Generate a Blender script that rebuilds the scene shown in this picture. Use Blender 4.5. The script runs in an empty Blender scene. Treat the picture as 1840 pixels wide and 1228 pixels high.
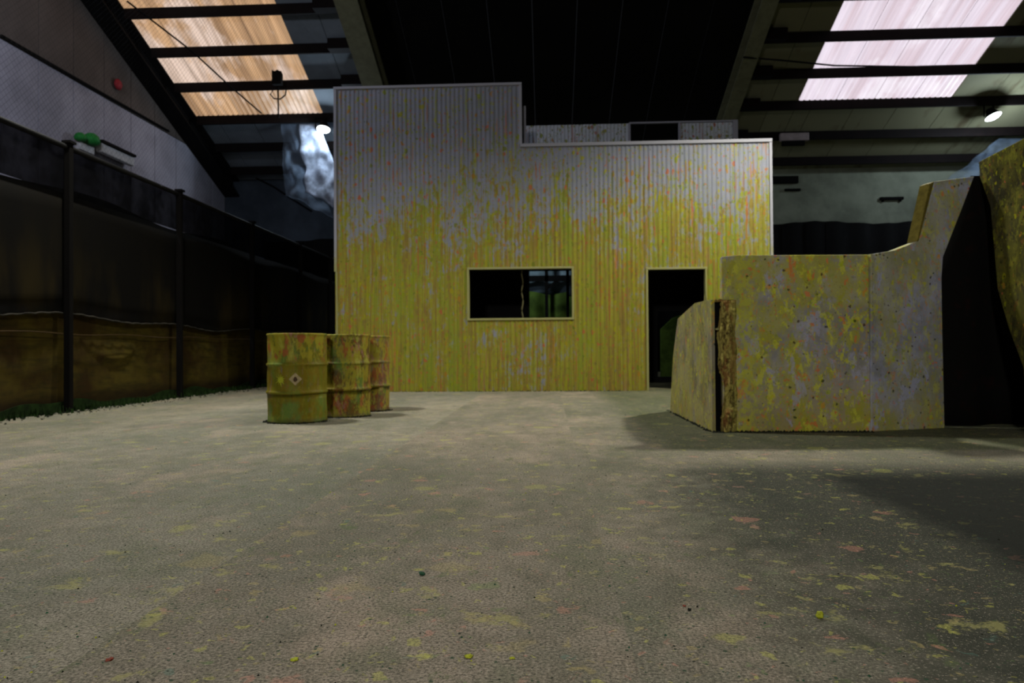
import bpy, bmesh, math, random
from mathutils import Vector, Matrix, noise

random.seed(7)
sc = bpy.context.scene
col = sc.collection

# ------------------------------------------------------------------ camera
W, H, F = 1840.0, 1228.0, 1300.0
CAM = Vector((0.0, 0.0, 0.70))
yaw, pitch, roll = math.atan(64 / F), math.atan(16 / F), -0.007
Rm = Matrix.Rotation(yaw, 3, 'Z') @ Matrix.Rotation(math.pi / 2 + pitch, 3, 'X') @ Matrix.Rotation(roll, 3, 'Z')
cam_d = bpy.data.cameras.new('camera')
cam = bpy.data.objects.new('camera', cam_d)
col.objects.link(cam)
cam.matrix_world = Matrix.Translation(CAM) @ Rm.to_4x4()
cam_d.sensor_width = 36.0
cam_d.lens = F / W * 36.0
cam_d.clip_end = 200
cam_d.dof.use_dof = True
cam_d.dof.focus_distance = 1.9
cam_d.dof.aperture_fstop = 5.6
sc.camera = cam

# ------------------------------------------------------------------ world, lights, exposure
sc.view_settings.view_transform = 'Standard'
sc.view_settings.look = 'None'
sc.view_settings.exposure = 0.0
sc.view_settings.gamma = 1.0
sc.view_settings.use_curve_mapping = False
sc.cycles.max_bounces = 6
sc.cycles.transparent_max_bounces = 12
world = bpy.data.worlds.new('world')
sc.world = world
world.use_nodes = True
world.node_tree.nodes['Background'].inputs[0].default_value = (0.55, 0.6, 0.7, 1)
world.node_tree.nodes['Background'].inputs[1].default_value = 0.015


def lamp(name, loc, energy, color, size=0.35, target=None, kind='SPOT', cone=150, blend=0.6):
    d = bpy.data.lights.new(name, kind)
    d.energy = energy
    d.color = color
    if kind == 'SPOT':
        d.spot_size = math.radians(cone)
        d.spot_blend = blend
    d.shadow_soft_size = size
    o = bpy.data.objects.new(name, d)
    o.location = loc
    t = Vector(target) if target else Vector((loc[0], loc[1], 0))
    o.rotation_euler = (t - Vector(loc)).to_track_quat('-Z', 'Y').to_euler()
    col.objects.link(o)
    return o


lamp('lamp_hall_right', (4.6, 9.7, 6.2), 1750, (1.0, 0.97, 0.82), 0.20)
lamp('lamp_hall_left', (-4.4, 7.7, 6.4), 1300, (1.0, 0.98, 0.88), 0.20, target=(-2.6, 7.9, 0), cone=128, blend=0.9)
lamp('lamp_hall_front', (-1.5, -6.0, 4.6), 1800, (1.0, 0.96, 0.92), 0.3, target=(0.8, 7.0, 1.2), cone=96, blend=1.0)
lamp('fill_left_wall', (-8.0, 9.3, 7.6), 560, (0.82, 0.86, 1.0), 0.3, kind='POINT')  # unseen light added to brighten the left wall
lamp('lamp_behind_house', (-2.5, 15.9, 4.6), 420, (0.8, 0.95, 1.0), 0.3, target=(0, 20, 0))

# ------------------------------------------------------------------ pixel -> point on a real plane
def ray(px, py):
    return (Rm @ Vector(((px - W / 2) / F, (H / 2 - py) / F, -1.0)))


def onY(px, py, Y):
    d = ray(px, py); return CAM + d * ((Y - CAM.y) / d.y)


def proj(p):
    q = Rm.transposed() @ (Vector(p) - CAM)
    return W / 2 - F * q.x / q.z, H / 2 + F * q.y / q.z


def onX(px, py, X):
    d = ray(px, py); return CAM + d * ((X - CAM.x) / d.x)


def onZ(px, py, Z=0.0):
    d = ray(px, py); return CAM + d * ((Z - CAM.z) / d.z)


ROOF0, SLOPE = 16.1, 0.4


def roof_z(y, off=0.0):
    return ROOF0 + off - SLOPE * y


def onR(px, py, off=0.0):
    d = ray(px, py)
    t = (ROOF0 + off - SLOPE * CAM.y - CAM.z) / (d.z + SLOPE * d.y)
    return CAM + d * t

# ------------------------------------------------------------------ material helpers
class NT:
    def __init__(s, name, rough=0.8):
        s.m = bpy.data.materials.new(name)
        s.m.use_nodes = True
        s.t = s.m.node_tree
        s.b = s.t.nodes['Principled BSDF']
        s.b.inputs['Roughness'].default_value = rough
        s.b.inputs['Specular IOR Level'].default_value = 0.12
        s.pos = s.n('ShaderNodeNewGeometry').outputs['Position']

    def n(s, kind, **kw):
        nd = s.t.nodes.new(kind)
        for k, v in kw.items():
            setattr(nd, k, v)
        return nd

    def put(s, sock, v):
        if isinstance(v, bpy.types.NodeSocket):
            s.t.links.new(v, sock)
        elif isinstance(v, tuple) and len(v) == 3 and sock.type == 'RGBA':
            sock.default_value = (*v, 1)
        else:
            sock.default_value = v

    def math(s, op, a, b=0.0, c=0.0, clamp=False):
        nd = s.n('ShaderNodeMath', operation=op, use_clamp=clamp)
        s.put(nd.inputs[0], a); s.put(nd.inputs[1], b); s.put(nd.inputs[2], c)
        return nd.outputs[0]

    def scale(s, v, sc3, off=(0, 0, 0)):
        nd = s.n('ShaderNodeMapping')
        s.put(nd.inputs['Vector'], v)
        nd.inputs['Scale'].default_value = sc3
        nd.inputs['Location'].default_value = off
        return nd.outputs[0]

    def noise(s, v, scale=1.0, detail=4, rough=0.6, dist=0.0):
        nd = s.n('ShaderNodeTexNoise')
        s.put(nd.inputs['Vector'], v)
        nd.inputs['Scale'].default_value = scale
        nd.inputs['Detail'].default_value = detail
        nd.inputs['Roughness'].default_value = rough
        nd.inputs['Distortion'].default_value = dist
        return nd.outputs['Fac'], nd.outputs['Color']

    def ramp(s, v, a, b, x=0.0, y=1.0):
        nd = s.n('ShaderNodeMapRange', clamp=True)
        nd.interpolation_type = 'SMOOTHSTEP'
        s.put(nd.inputs[0], v)
        nd.inputs[1].default_value = a; nd.inputs[2].default_value = b
        nd.inputs[3].default_value = x; nd.inputs[4].default_value = y
        return nd.outputs[0]

    def mix(s, f, a, b, mode='MIX'):
        nd = s.n('ShaderNodeMix', data_type='RGBA', blend_type=mode)
        s.put(nd.inputs[0], f); s.put(nd.inputs[6], a); s.put(nd.inputs[7], b)
        return nd.outputs[2]

    def sep(s, v):
        nd = s.n('ShaderNodeSeparateXYZ'); s.put(nd.inputs[0], v)
        return nd.outputs

    def warp(s, v, amt, scale):
        f, c = s.noise(v, scale, 3)
        a = s.n('ShaderNodeVectorMath', operation='MULTIPLY_ADD')
        s.put(a.inputs[0], c); a.inputs[1].default_value = (amt, amt, amt); s.put(a.inputs[2], v)
        return a.outputs[0]

    def splats(s, v, sc3, density, radius, palette, warp=0.05, wscale=20, off=(0, 0, 0), dens_mask=None):
        """random blots: mask and colour"""
        vv = s.scale(s.warp(v, warp, wscale), sc3, off)
        vo = s.n('ShaderNodeTexVoronoi')
        s.put(vo.inputs['Vector'], vv)
        vo.inputs['Scale'].default_value = 1.0
        sp = s.sep(vo.outputs['Color'])
        r = s.math('MULTIPLY_ADD', sp[1], radius * 0.8, radius * 0.35)
        m1 = s.ramp(s.math('SUBTRACT', vo.outputs['Distance'], r), 0.05, -0.05)
        d = density if dens_mask is None else s.math('MULTIPLY', dens_mask, density)
        m2 = s.math('LESS_THAN', sp[0], d)
        cr = s.n('ShaderNodeValToRGB')
        cr.color_ramp.interpolation = 'CONSTANT'
        els = cr.color_ramp.elements
        els[0].position = palette[0][0]; els[0].color = (*palette[0][1], 1)
        els[1].position = palette[1][0]; els[1].color = (*palette[1][1], 1)
        for p, c in palette[2:]:
            e = els.new(p); e.color = (*c, 1)
        s.put(cr.inputs[0], sp[2])
        return s.math('MULTIPLY', m1, m2), cr.outputs[0]

    def patchy(s, c, v, layers):
        """ragged daubs: (colour, scale3, threshold, softness, opacity, offset)"""
        for col_, sc3, th, soft, op, off in layers:
            f, _ = s.noise(s.scale(v, sc3, off), 1.0, 5, 0.72, 0.3)
            c = s.mix(s.ramp(f, th, th + soft, 0, op), c, col_)
        return c

    def bump(s, h, strength=0.3, dist=0.01):
        nd = s.n('ShaderNodeBump')
        nd.inputs['Strength'].default_value = strength
        nd.inputs['Distance'].default_value = dist
        s.put(nd.inputs['Height'], h)
        s.t.links.new(nd.outputs[0], s.b.inputs['Normal'])

    def done(s, c):
        s.put(s.b.inputs['Base Color'], c)
        return s.m


YEL = (0.235, 0.228, 0.006)
YEL2 = (0.175, 0.205, 0.005)
OLI = (0.12, 0.14, 0.012)
ORA = (0.27, 0.135, 0.014)
RED = (0.32, 0.085, 0.035)
PAL = [(0.0, YEL), (0.36, YEL2), (0.62, OLI), (0.72, ORA), (0.88, RED)]


def cladding_mat(name, z_full=1.5, z_none=5.3, base=(0.19, 0.195, 0.245)):
    t = NT(name, 0.7)
    v = t.pos
    sp_ = t.sep(v)
    x, z = sp_[0], sp_[2]
    st, _ = t.noise(t.scale(v, (7, 7, 0.5)), 1.0, 4, 0.65)
    st2, _ = t.noise(t.scale(v, (30, 30, 0.9)), 1.0, 3, 0.7)
    bl, _ = t.noise(t.scale(v, (0.9, 0.9, 0.9), (4, 0, 1)), 1.0, 3, 0.6)
    b2, _ = t.noise(v, 5.0, 4, 0.6)
    blob, _ = t.noise(t.scale(v, (15, 15, 8)), 1.0, 3, 0.6)
    c = t.mix(t.ramp(b2, 0.3, 0.7, 0, 0.45), base, (base[0] * 0.75, base[1] * 0.85, base[2] * 0.72))
    # paint density grows towards the ground where players aim
    h = t.ramp(z, z_none, z_full)
    k = t.math('ADD', t.math('MULTIPLY', t.math('SUBTRACT', st, 0.5), 0.9), t.math('MULTIPLY', t.math('SUBTRACT', bl, 0.5), 1.5))
    k = t.math('ADD', k, t.math('MULTIPLY', t.math('SUBTRACT', st2, 0.5), 1.1))
    k = t.math('ADD', k, t.math('MULTIPLY', t.math('SUBTRACT', blob, 0.5), 1.7))
    cov = t.ramp(t.math('ADD', h, t.math('MULTIPLY', k, 0.95)), 0.41, 0.84)
    yc = t.mix(t.ramp(st2, 0.40, 0.62), YEL, (0.19, 0.125, 0.012))
    yc = t.mix(t.ramp(st, 0.48, 0.66), yc, YEL2)
    yc = t.mix(t.ramp(blob, 0.52, 0.68, 0, 0.5), yc, (0.15, 0.10, 0.02))
    c = t.mix(t.math('MULTIPLY', cov, 0.93), c, yc)
    dm = t.ramp(z, 5.6, 4.0, 0.85, 1.25)
    m, pc = t.splats(v, (13, 13, 8.5), 0.60, 0.38, PAL, 0.08, 22, (3, 1, 2), dm)
    c = t.mix(t.math('MULTIPLY', m, 0.85), c, pc)
    # runs of paint below the hits
    m, pc = t.splats(v, (19, 19, 1.3), 0.42, 0.36, PAL, 0.03, 10, (7, 0, 5), dm)
    c = t.mix(t.math('MULTIPLY', m, 0.55), c, pc)
    m, pc = t.splats(v, (27, 27, 17), 0.50, 0.44, PAL, 0.04, 30, (1, 9, 4), dm)
    c = t.mix(t.math('MULTIPLY', m, 0.65), c, pc)
    m, pc = t.splats(v, (24, 24, 1.8), 0.20, 0.34, [(0, (0.24, 0.12, 0.06)), (0.5, (0.26, 0.10, 0.03))], 0.03, 12, (2, 6, 5))
    c = t.mix(t.math('MULTIPLY', m, 0.6), c, pc)
    m, pc = t.splats(v, (14, 14, 5.5), 0.09, 0.30, [(0, RED), (0.5, ORA)], 0.07, 18, (11, 4, 8))
    c = t.mix(t.math('MULTIPLY', m, 0.75), c, pc)
    m, pc = t.splats(v, (24, 24, 14), 0.16, 0.30, [(0, (0.10, 0.11, 0.13)), (0.5, (0.06, 0.06, 0.02))], 0.05, 18, (5, 4, 3))
    c = t.mix(t.math('MULTIPLY', m, 0.5), c, pc)
    t.bump(b2, 0.15, 0.004)
    return t.done(c)


PALB = [(p, tuple(min(1, k * 2.0) for k in c)) for p, c in PAL]


def slab_mat(name, base=(0.36, 0.35, 0.40), amount=1.0, dark=0.0, zlow=0.9):
    t = NT(name, 0.9)
    v = t.pos
    z = t.sep(v)[2]
    a, _ = t.noise(v, 3.0, 5, 0.65)
    b, _ = t.noise(v, 45.0, 3, 0.7)
    c = t.mix(t.ramp(a, 0.35, 0.65), base, (base[0] * 0.62, base[1] * 0.62, base[2] * 0.5))
    low = t.ramp(t.math('ADD', z, t.math('MULTIPLY', a, 0.9)), zlow + 0.35, 0.25)
    c = t.mix(t.math('MULTIPLY', low, 0.85 * amount), c, (0.34, 0.27, 0.04))
    big, _ = t.noise(t.scale(v, (2.2, 2.2, 1.6), (2, 3, 1)), 1.0, 5, 0.7)
    c = t.mix(t.ramp(big, 0.42, 0.58, 0, 0.75 * amount), c, (0.36, 0.34, 0.03))
    k_ = amount
    c = t.patchy(c, v, [((0.34, 0.33, 0.03), (6, 6, 3.4), 0.53, 0.05, 0.75 * k_, (3, 1, 2)),
                        ((0.54, 0.54, 0.05), (13, 13, 8), 0.545, 0.05, 0.75 * k_, (7, 2, 5)),
                        ((0.40, 0.26, 0.04), (11, 11, 6), 0.59, 0.05, 0.6 * k_, (1, 8, 3)),
                        ((base[0] * 1.0, base[1] * 1.02, base[2] * 1.15), (5, 5, 2.6), 0.57, 0.06, 0.7, (9, 3, 9)),
                        ((0.24, 0.30, 0.05), (24, 24, 18), 0.60, 0.05, 0.7 * k_, (2, 2, 8)),
                        ((0.10, 0.08, 0.05), (34, 34, 26), 0.60, 0.06, 0.55, (6, 4, 1)),
                        ((0.58, 0.17, 0.05), (9, 9, 5.5), 0.605, 0.04, 0.8 * k_, (4, 9, 6)),
                        ((0.55, 0.15, 0.05), (20, 20, 15), 0.61, 0.04, 0.8 * k_, (5, 5, 4))])
    dm = t.ramp(a, 0.3, 0.62, 0.5, 1.2)
    for sc3, den, r, off, k in (((19, 19, 15), 0.42, 0.36, (3, 2, 1), 0.7), ((38, 38, 30), 0.5, 0.40, (8, 4, 6), 0.7)):
        m, pc = t.splats(v, sc3, den * amount, r, PALB, 0.07, 26, off, dm)
        c = t.mix(t.math('MULTIPLY', m, k), c, pc)
    if name == 'splattered_board':
        xx = t.math('ADD', t.sep(v)[0], t.math('MULTIPLY', b, 0.08))
        band = t.math('MULTIPLY', t.math('MULTIPLY', t.ramp(xx, 1.61, 1.66), t.ramp(xx, 1.86, 1.72)), t.ramp(t.noise(t.scale(v, (22, 22, 16)), 1.0, 4, 0.7)[0], 0.44, 0.54))
        c = t.mix(t.math('MULTIPLY', band, 0.75), c, (0.42, 0.42, 0.05))
    m, pc = t.splats(v, (26, 26, 26), 0.16, 0.28, [(0, (0.02, 0.03, 0.01)), (0.6, (0.05, 0.02, 0.01))], 0.03, 30, (4, 7, 9))
    c = t.mix(t.math('MULTIPLY', m, 0.8), c, pc)
    if dark:
        c = t.mix(dark, c, (0.02, 0.02, 0.012))
    t.bump(b, 0.5, 0.006)
    return t.done(c)


def plain(name, c, rough=0.7, metal=0.0, var=0.25, scale=6.0):
    t = NT(name, rough)
    t.b.inputs['Metallic'].default_value = metal
    a, _ = t.noise(t.pos, scale, 5, 0.65)
    cc = t.mix(t.ramp(a, 0.3, 0.7), c, tuple(x * (1 - var) for x in c))
    t.bump(a, 0.1, 0.003)
    return t.done(cc)


def floor_mat(name, warm, seed, dirt):
    t = NT(name, 0.92)
    v = t.pos
    x, y, _z = t.sep(v)
    n1, _ = t.noise(t.scale(v, (0.55, 0.4, 1), (seed, 0, 0)), 1.0, 6, 0.62)
    n2, _ = t.noise(v, 7.0, 6, 0.7)
    n3, _ = t.noise(v, 120.0, 3, 0.8)
    n4, _ = t.noise(t.scale(v, (2.2, 0.8, 1), (seed * 2, 1, 0)), 1.0, 5, 0.7)
    c = t.mix(t.ramp(n1, 0.32, 0.66), warm, (warm[0] * 0.60, warm[1] * 0.68, warm[2] * 0.68))
    c = t.mix(t.ramp(n4, 0.44, 0.70, 0, dirt), c, (0.085, 0.10, 0.06))
    c = t.mix(t.ramp(n2, 0.36, 0.7, 0, 0.5), c, (warm[0] * 0.40, warm[1] * 0.42, warm[2] * 0.38))
    pz, _ = t.noise(t.scale(v, (1.3, 0.7, 1), (seed, 5, 0)), 1.0, 5, 0.7)
    c = t.mix(t.ramp(pz, 0.52, 0.66, 0, 0.45), c, (0.50, 0.39, 0.30))
    pg_, _ = t.noise(t.scale(v, (3.1, 1.9, 1), (seed, 9, 0)), 1.0, 5, 0.75)
    c = t.mix(t.ramp(pg_, 0.50, 0.64, 0, 0.42), c, (0.15, 0.17, 0.10))
    # mossy tint and painted shade along the right-hand side
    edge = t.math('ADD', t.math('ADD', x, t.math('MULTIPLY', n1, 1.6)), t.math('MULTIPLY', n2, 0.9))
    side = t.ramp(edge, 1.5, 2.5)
    t.wet = t.math('MULTIPLY', t.ramp(t.math('ADD', x, t.math('MULTIPLY', n2, 0.35)), 1.52, 1.80), t.ramp(y, 4.3, 3.9))  # near-black cast shade painted on the lower right floor
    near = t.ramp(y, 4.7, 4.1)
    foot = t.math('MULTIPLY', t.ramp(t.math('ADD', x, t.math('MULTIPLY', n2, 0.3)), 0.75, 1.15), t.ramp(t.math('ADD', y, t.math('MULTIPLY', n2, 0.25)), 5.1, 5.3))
    c = t.mix(t.math('MULTIPLY', foot, 0.62), c, (0.05, 0.075, 0.02))  # dark green tint painted for the shade in front of the bunker
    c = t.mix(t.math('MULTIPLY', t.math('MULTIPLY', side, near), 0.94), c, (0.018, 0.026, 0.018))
    c = t.mix(t.ramp(n3, 0.47, 0.60, 0, 0.75), c, (0.07, 0.065, 0.05))
    c = t.mix(t.ramp(n3, 0.44, 0.34, 0, 0.5), c, (0.58, 0.50, 0.40))
    c = t.patchy(c, v, [((0.42, 0.40, 0.13), (5, 5, 5), 0.60, 0.07, 0.45, (seed, 4, 1)), ((0.46, 0.44, 0.14), (13, 13, 9), 0.64, 0.05, 0.5, (2, seed, 1)),
                        ((0.48, 0.27, 0.20), (6, 6, 6), 0.64, 0.06, 0.45, (9, seed, 4)), ((0.10, 0.14, 0.05), (7, 5, 5), 0.60, 0.08, 0.5, (seed, 9, 4)),
                        ((0.06, 0.09, 0.06), (22, 18, 9), 0.66, 0.05, 0.6, (seed, 3, 7))])
    c = t.mix(t.math('MULTIPLY', t.wet, 0.95), c, (0.006, 0.008, 0.006))  # painted cast shade on the lower right floor
    unshaded = t.math('SUBTRACT', 1.0, t.math('MULTIPLY', t.wet, 0.85))
    # paint blots, old and pale
    P = [(0, (0.50, 0.50, 0.10)), (0.38, (0.44, 0.36, 0.14)), (0.62, (0.56, 0.25, 0.18)), (0.82, (0.16, 0.26, 0.08)), (0.94, (0.08, 0.2, 0.16))]
    dm = t.ramp(n4, 0.62, 0.38, 0.5, 1.0)
    for s_, den, r, off, k in ((8, 0.26, 0.30, (seed, 2, 0), 0.55), (17, 0.28, 0.34, (4, seed, 0), 0.65), (3.6, 0.25, 0.28, (1, seed, 0), 0.40),
                               (40, 0.32, 0.36, (9, seed, 3), 0.6)):
        m, pc = t.splats(v, (s_, s_, s_), den, r, P, 0.16, 11, off, dm)
        br = t.ramp(n3, 0.62, 0.36, 0.35, 1.0)
        c = t.mix(t.math('MULTIPLY', t.math('MULTIPLY', t.math('MULTIPLY', m, k * 0.85), br), unshaded), c, pc)
    m, pc = t.splats(v, (70, 70, 70), 0.13, 0.30, [(0, (0.01, 0.02, 0.01)), (0.6, (0.02, 0.06, 0.03))], 0.02, 30, (2, 2, 2))
    c = t.mix(t.math('MULTIPLY', m, 0.85), c, pc)
    hh = t.math('ADD', t.math('MULTIPLY', n3, 0.6), n2)
    t.bump(hh, 0.55, 0.012)
    return t.done(c)


def rooflight_mat(name, warm, strength, seed, streak=0.42):
    """weathered translucent sheet lit by daylight from outside"""
    t = NT(name, 0.6)
    v = t.pos
    s1, _ = t.noise(t.scale(v, (3.0, 0.12, 0.12), (seed, 0, 0)), 1.0, 3, 0.6)
    s2, _ = t.noise(t.scale(v, (13, 0.3, 0.3), (seed, 3, 0)), 1.0, 3, 0.7)
    s3, _ = t.noise(t.scale(v, (0.9, 0.5, 0.5), (seed, 7, 0)), 1.0, 4, 0.6)
    c0, c1, c2 = warm
    c = t.mix(t.ramp(s1, 0.38, 0.62), c0, c1)
    c = t.mix(t.ramp(s3, 0.48, 0.62), c, c2)
    c = t.mix(t.ramp(s2, 0.60, 0.42, 0, streak), c, tuple(k * 0.45 for k in c1))
    t.put(t.b.inputs['Emission Color'], c)
    t.b.inputs['Emission Strength'].default_value = strength
    return t.done((0.25, 0.22, 0.18))


def net_mat(name, c, opacity, scale=0.0, emis=None, line=0.3):
    """thin net or film: part of the light passes through the holes"""
    t = NT(name, 0.8)
    out = t.t.nodes['Material Output']
    tr = t.n('ShaderNodeBsdfTransparent')
    df = t.n('ShaderNodeBsdfDiffuse'); tl = t.n('ShaderNodeBsdfTranslucent')
    a, _ = t.noise(t.pos, 2.5, 5, 0.65)
    cc = t.mix(t.ramp(a, 0.35, 0.68), c, tuple(x * 0.45 for x in c))
    t.put(df.inputs[0], cc); t.put(tl.inputs[0], cc)
    mx = t.n('ShaderNodeMixShader'); mx.inputs[0].default_value = 0.45
    t.t.links.new(df.outputs[0], mx.inputs[1]); t.t.links.new(tl.outputs[0], mx.inputs[2])
    m2 = t.n('ShaderNodeMixShader')
    if scale:
        sp = t.sep(t.pos)
        u = t.math('ADD', sp[1], sp[2]); w = t.math('SUBTRACT', sp[1], sp[2])
        fu = t.math('FRACT', t.math('MULTIPLY', u, scale)); fw = t.math('FRACT', t.math('MULTIPLY', w, scale))
        g = t.math('MAXIMUM', t.math('LESS_THAN', fu, line), t.math('LESS_THAN', fw, line))
        t.put(m2.inputs[0], t.math('MULTIPLY', g, opacity))
    else:
        t.put(m2.inputs[0], t.math('MULTIPLY', t.ramp(a, 0.30, 0.62, 1.0, 0.8), opacity))
    t.t.links.new(tr.outputs[0], m2.inputs[1]); t.t.links.new(mx.outputs[0], m2.inputs[2])
    t.t.links.new(m2.outputs[0], out.inputs[0])
    return t.m


def emis_mat(name, c, strength):
    t = NT(name, 0.5)
    t.b.inputs['Emission Color'].default_value = (*c, 1)
    t.b.inputs['Emission Strength'].default_value = strength
    return t.done(c)


def drum_mat(name, base, seed, mess):
    t = NT(name, 0.55)
    v = t.scale(t.pos, (1, 1, 1), (seed * 3.1, seed, seed * 2.3))
    z = t.sep(t.pos)[2]
    n1, _ = t.noise(v, 3.5, 5, 0.65)
    st, _ = t.noise(t.scale(v, (14, 14, 1.6)), 1.0, 4, 0.7)
    c = t.mix(t.ramp(st, 0.36, 0.64), base, (base[0] * 1.25, base[1] * 0.85, base[2] * 0.6))
    c = t.mix(t.ramp(n1, 0.5, 0.64, 0, 0.9), c, (0.10, 0.17, 0.03))
    c = t.mix(t.ramp(st, 0.60, 0.72, 0, 0.9), c, (0.17, 0.16, 0.17))
    top = t.ramp(z, 0.57, 0.66)
    ms = t.math('MAXIMUM', top, mess)
    vv = v
    for col_, sc3, th, op, off in (((0.30, 0.26, 0.02), (9, 9, 4), 0.47, 0.85, (1, 2, 3)), ((0.30, 0.08, 0.025), (10, 10, 4.5), 0.55, 0.85, (5, 2, 1)),
                                   ((0.33, 0.34, 0.05), (12, 12, 5), 0.56, 0.8, (2, 7, 3)), ((0.30, 0.15, 0.11), (9, 9, 4), 0.58, 0.8, (8, 2, 6))):
        f, _ = t.noise(t.scale(vv, sc3, off), 1.0, 5, 0.72, 0.3)
        c = t.mix(t.math('MULTIPLY', t.ramp(f, th, th + 0.06), t.math('MULTIPLY', ms, op)), c, col_)
    c = t.patchy(c, vv, [((0.26, 0.24, 0.03), (26, 26, 12), 0.56, 0.05, 0.3 + 0.5 * mess, (3, 3, 1)),
                         ((0.05, 0.05, 0.025), (22, 22, 10), 0.57, 0.06, 0.2 + 0.6 * mess, (1, 3, 7)),
                         ((0.25, 0.11, 0.08), (24, 24, 14), 0.60, 0.05, 0.2 + 0.6 * mess, (9, 3, 7)),
                         ((0.13, 0.13, 0.14), (12, 12, 3), 0.62, 0.05, 0.6, (4, 4, 4))])
    low = t.ramp(z, 0.06, 0.0)
    c = t.mix(t.math('MULTIPLY', low, 0.7), c, (0.03, 0.035, 0.015))
    t.bump(n1, 0.2, 0.004)
    return t.done(c)


M = {}
M['clad'] = cladding_mat('painted_cladding')
M['clad_rear_lit'] = cladding_mat('lit_rear_cladding', 0.4, 3.6, base=(0.42, 0.44, 0.50))  # light on the rear sheets put into a brighter base colour
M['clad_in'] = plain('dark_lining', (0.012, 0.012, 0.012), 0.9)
t = NT('painted_trim', 0.5)
a, _ = t.noise(t.scale(t.pos, (9, 9, 9)), 1.0, 4)
zz = t.sep(t.pos)[2]
cv = t.ramp(t.math('ADD', t.ramp(zz, 3.2, 1.6), t.math('SUBTRACT', a, 0.5)), 0.3, 0.8, 0, 0.85)
M['trim'] = t.done(t.mix(cv, (0.25, 0.25, 0.29), (0.25, 0.24, 0.06)))
M['slab'] = slab_mat('splattered_board')
M['slab_grey'] = slab_mat('splattered_board_grey', (0.36, 0.37, 0.48), 0.55, zlow=0.5)
M['slab_wing'] = slab_mat('splattered_board_wing', (0.22, 0.20, 0.14), 0.40, zlow=0.8)
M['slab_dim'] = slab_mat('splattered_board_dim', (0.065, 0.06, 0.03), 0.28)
t = NT('crusted_edge', 0.95)
a, _ = t.noise(t.scale(t.pos, (30, 30, 7)), 1.0, 5, 0.75)
b, _ = t.noise(t.scale(t.pos, (10, 10, 4), (3, 3, 3)), 1.0, 4, 0.7)
cc = t.mix(t.ramp(a, 0.38, 0.56), (0.06, 0.035, 0.012), (0.38, 0.32, 0.08))
cc = t.mix(t.ramp(b, 0.50, 0.62, 0, 0.8), cc, (0.22, 0.09, 0.03))
cc = t.mix(t.ramp(t.sep(t.pos)[0], 1.50, 1.60, 0, 0.5), cc, (0.30, 0.29, 0.06))
t.bump(a, 0.8, 0.02)
M['core'] = t.done(cc)
M['black'] = plain('shade_black', (0.002, 0.002, 0.002), 0.95)
M['purlin'] = plain('dark_red_steel', (0.005, 0.0025, 0.0022), 0.8, 0, 0.5)
M['rafter'] = plain('grey_steel', (0.15, 0.15, 0.09), 0.75)
M['steel'] = plain('dark_steel', (0.0025, 0.002, 0.0018), 0.9)
M['panel_l'] = plain('roof_lining_left', (0.17, 0.20, 0.23), 0.8, 0, 0.3, 0.9)
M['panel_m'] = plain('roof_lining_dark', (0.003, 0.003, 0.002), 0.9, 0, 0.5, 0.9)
t = NT('roof_lining_right', 0.8)
a, _ = t.noise(t.scale(t.pos, (3.2, 0.5, 0.5)), 1.0, 4, 0.6)
b, _ = t.noise(t.scale(t.pos, (0.8, 0.6, 0.6), (5, 0, 0)), 1.0, 4, 0.6)
M['panel_r'] = t.done(t.mix(t.ramp(t.math('ADD', t.math('MULTIPLY', a, 0.5), t.math('MULTIPLY', b, 0.6)), 0.60, 0.74, 0, 0.7), (0.17, 0.165, 0.10), (0.05, 0.03, 0.012)))
M['wall_l'] = plain('white_wall_sheet', (0.38, 0.375, 0.45), 0.85, 0, 0.35, 0.8)
M['wall_l_shaded'] = plain('shaded_wall_sheet', (0.12, 0.10, 0.09), 0.9, 0, 0.35, 0.8)  # shadow on the upper wall put into a darker, browner colour
M['wall_f'] = plain('far_wall_sheet', (0.20, 0.215, 0.16), 0.85, 0, 0.45, 0.7)
M['wall_fl'] = plain('blue_grey_wall_sheet', (0.05, 0.065, 0.085), 0.85, 0, 0.5, 0.6)
M['light_l'] = rooflight_mat('aged_rooflight', ((0.70, 0.42, 0.22), (0.40, 0.23, 0.12), (0.86, 0.66, 0.55)), 0.95, 2)
M['light_r'] = rooflight_mat('clean_rooflight', ((0.88, 0.78, 0.90), (0.74, 0.60, 0.68), (0.95, 0.87, 0.97)), 0.98, 9, 0.2)
M['net_upper'] = net_mat('fine_net', (0.03, 0.03, 0.03), 0.30, 13.0, line=0.14)
M['net_top'] = net_mat('open_net', (0.006, 0.006, 0.0065), 0.88)
t = NT('black_screen_cloth', 0.95)
a, _ = t.noise(t.scale(t.pos, (1, 0.9, 0.35), (0, 1.3, 0)), 1.0, 4, 0.6)
zz = t.sep(t.pos)[2]
M['cloth_black'] = t.done(t.mix(t.math('MULTIPLY', t.ramp(a, 0.46, 0.66), t.ramp(zz, 2.3, 1.4, 0.1, 0.9)), (0.0022, 0.0018, 0.0012), (0.020, 0.014, 0.003)))
t = NT('olive_screen_cloth', 0.95)
a, _ = t.noise(t.pos, 1.6, 5, 0.65)
b, _ = t.noise(t.scale(t.pos, (1, 1, 6)), 3.0, 5, 0.65)
zz = t.sep(t.pos)[2]
cc = t.mix(t.ramp(a, 0.35, 0.68), (0.070, 0.052, 0.007), (0.034, 0.019, 0.005))
cc = t.mix(t.ramp(b, 0.45, 0.65, 0, 0.5), cc, (0.016, 0.016, 0.004))
cc = t.mix(t.ramp(t.math('ADD', zz, t.math('MULTIPLY', a, 0.4)), 0.48, 0.30, 0, 0.8), cc, (0.011, 0.006, 0.002))
M['cloth_olive'] = t.done(cc)
M['turf'] = plain('green_turf', (0.014, 0.034, 0.006), 0.95, 0, 0.7, 8)
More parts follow.
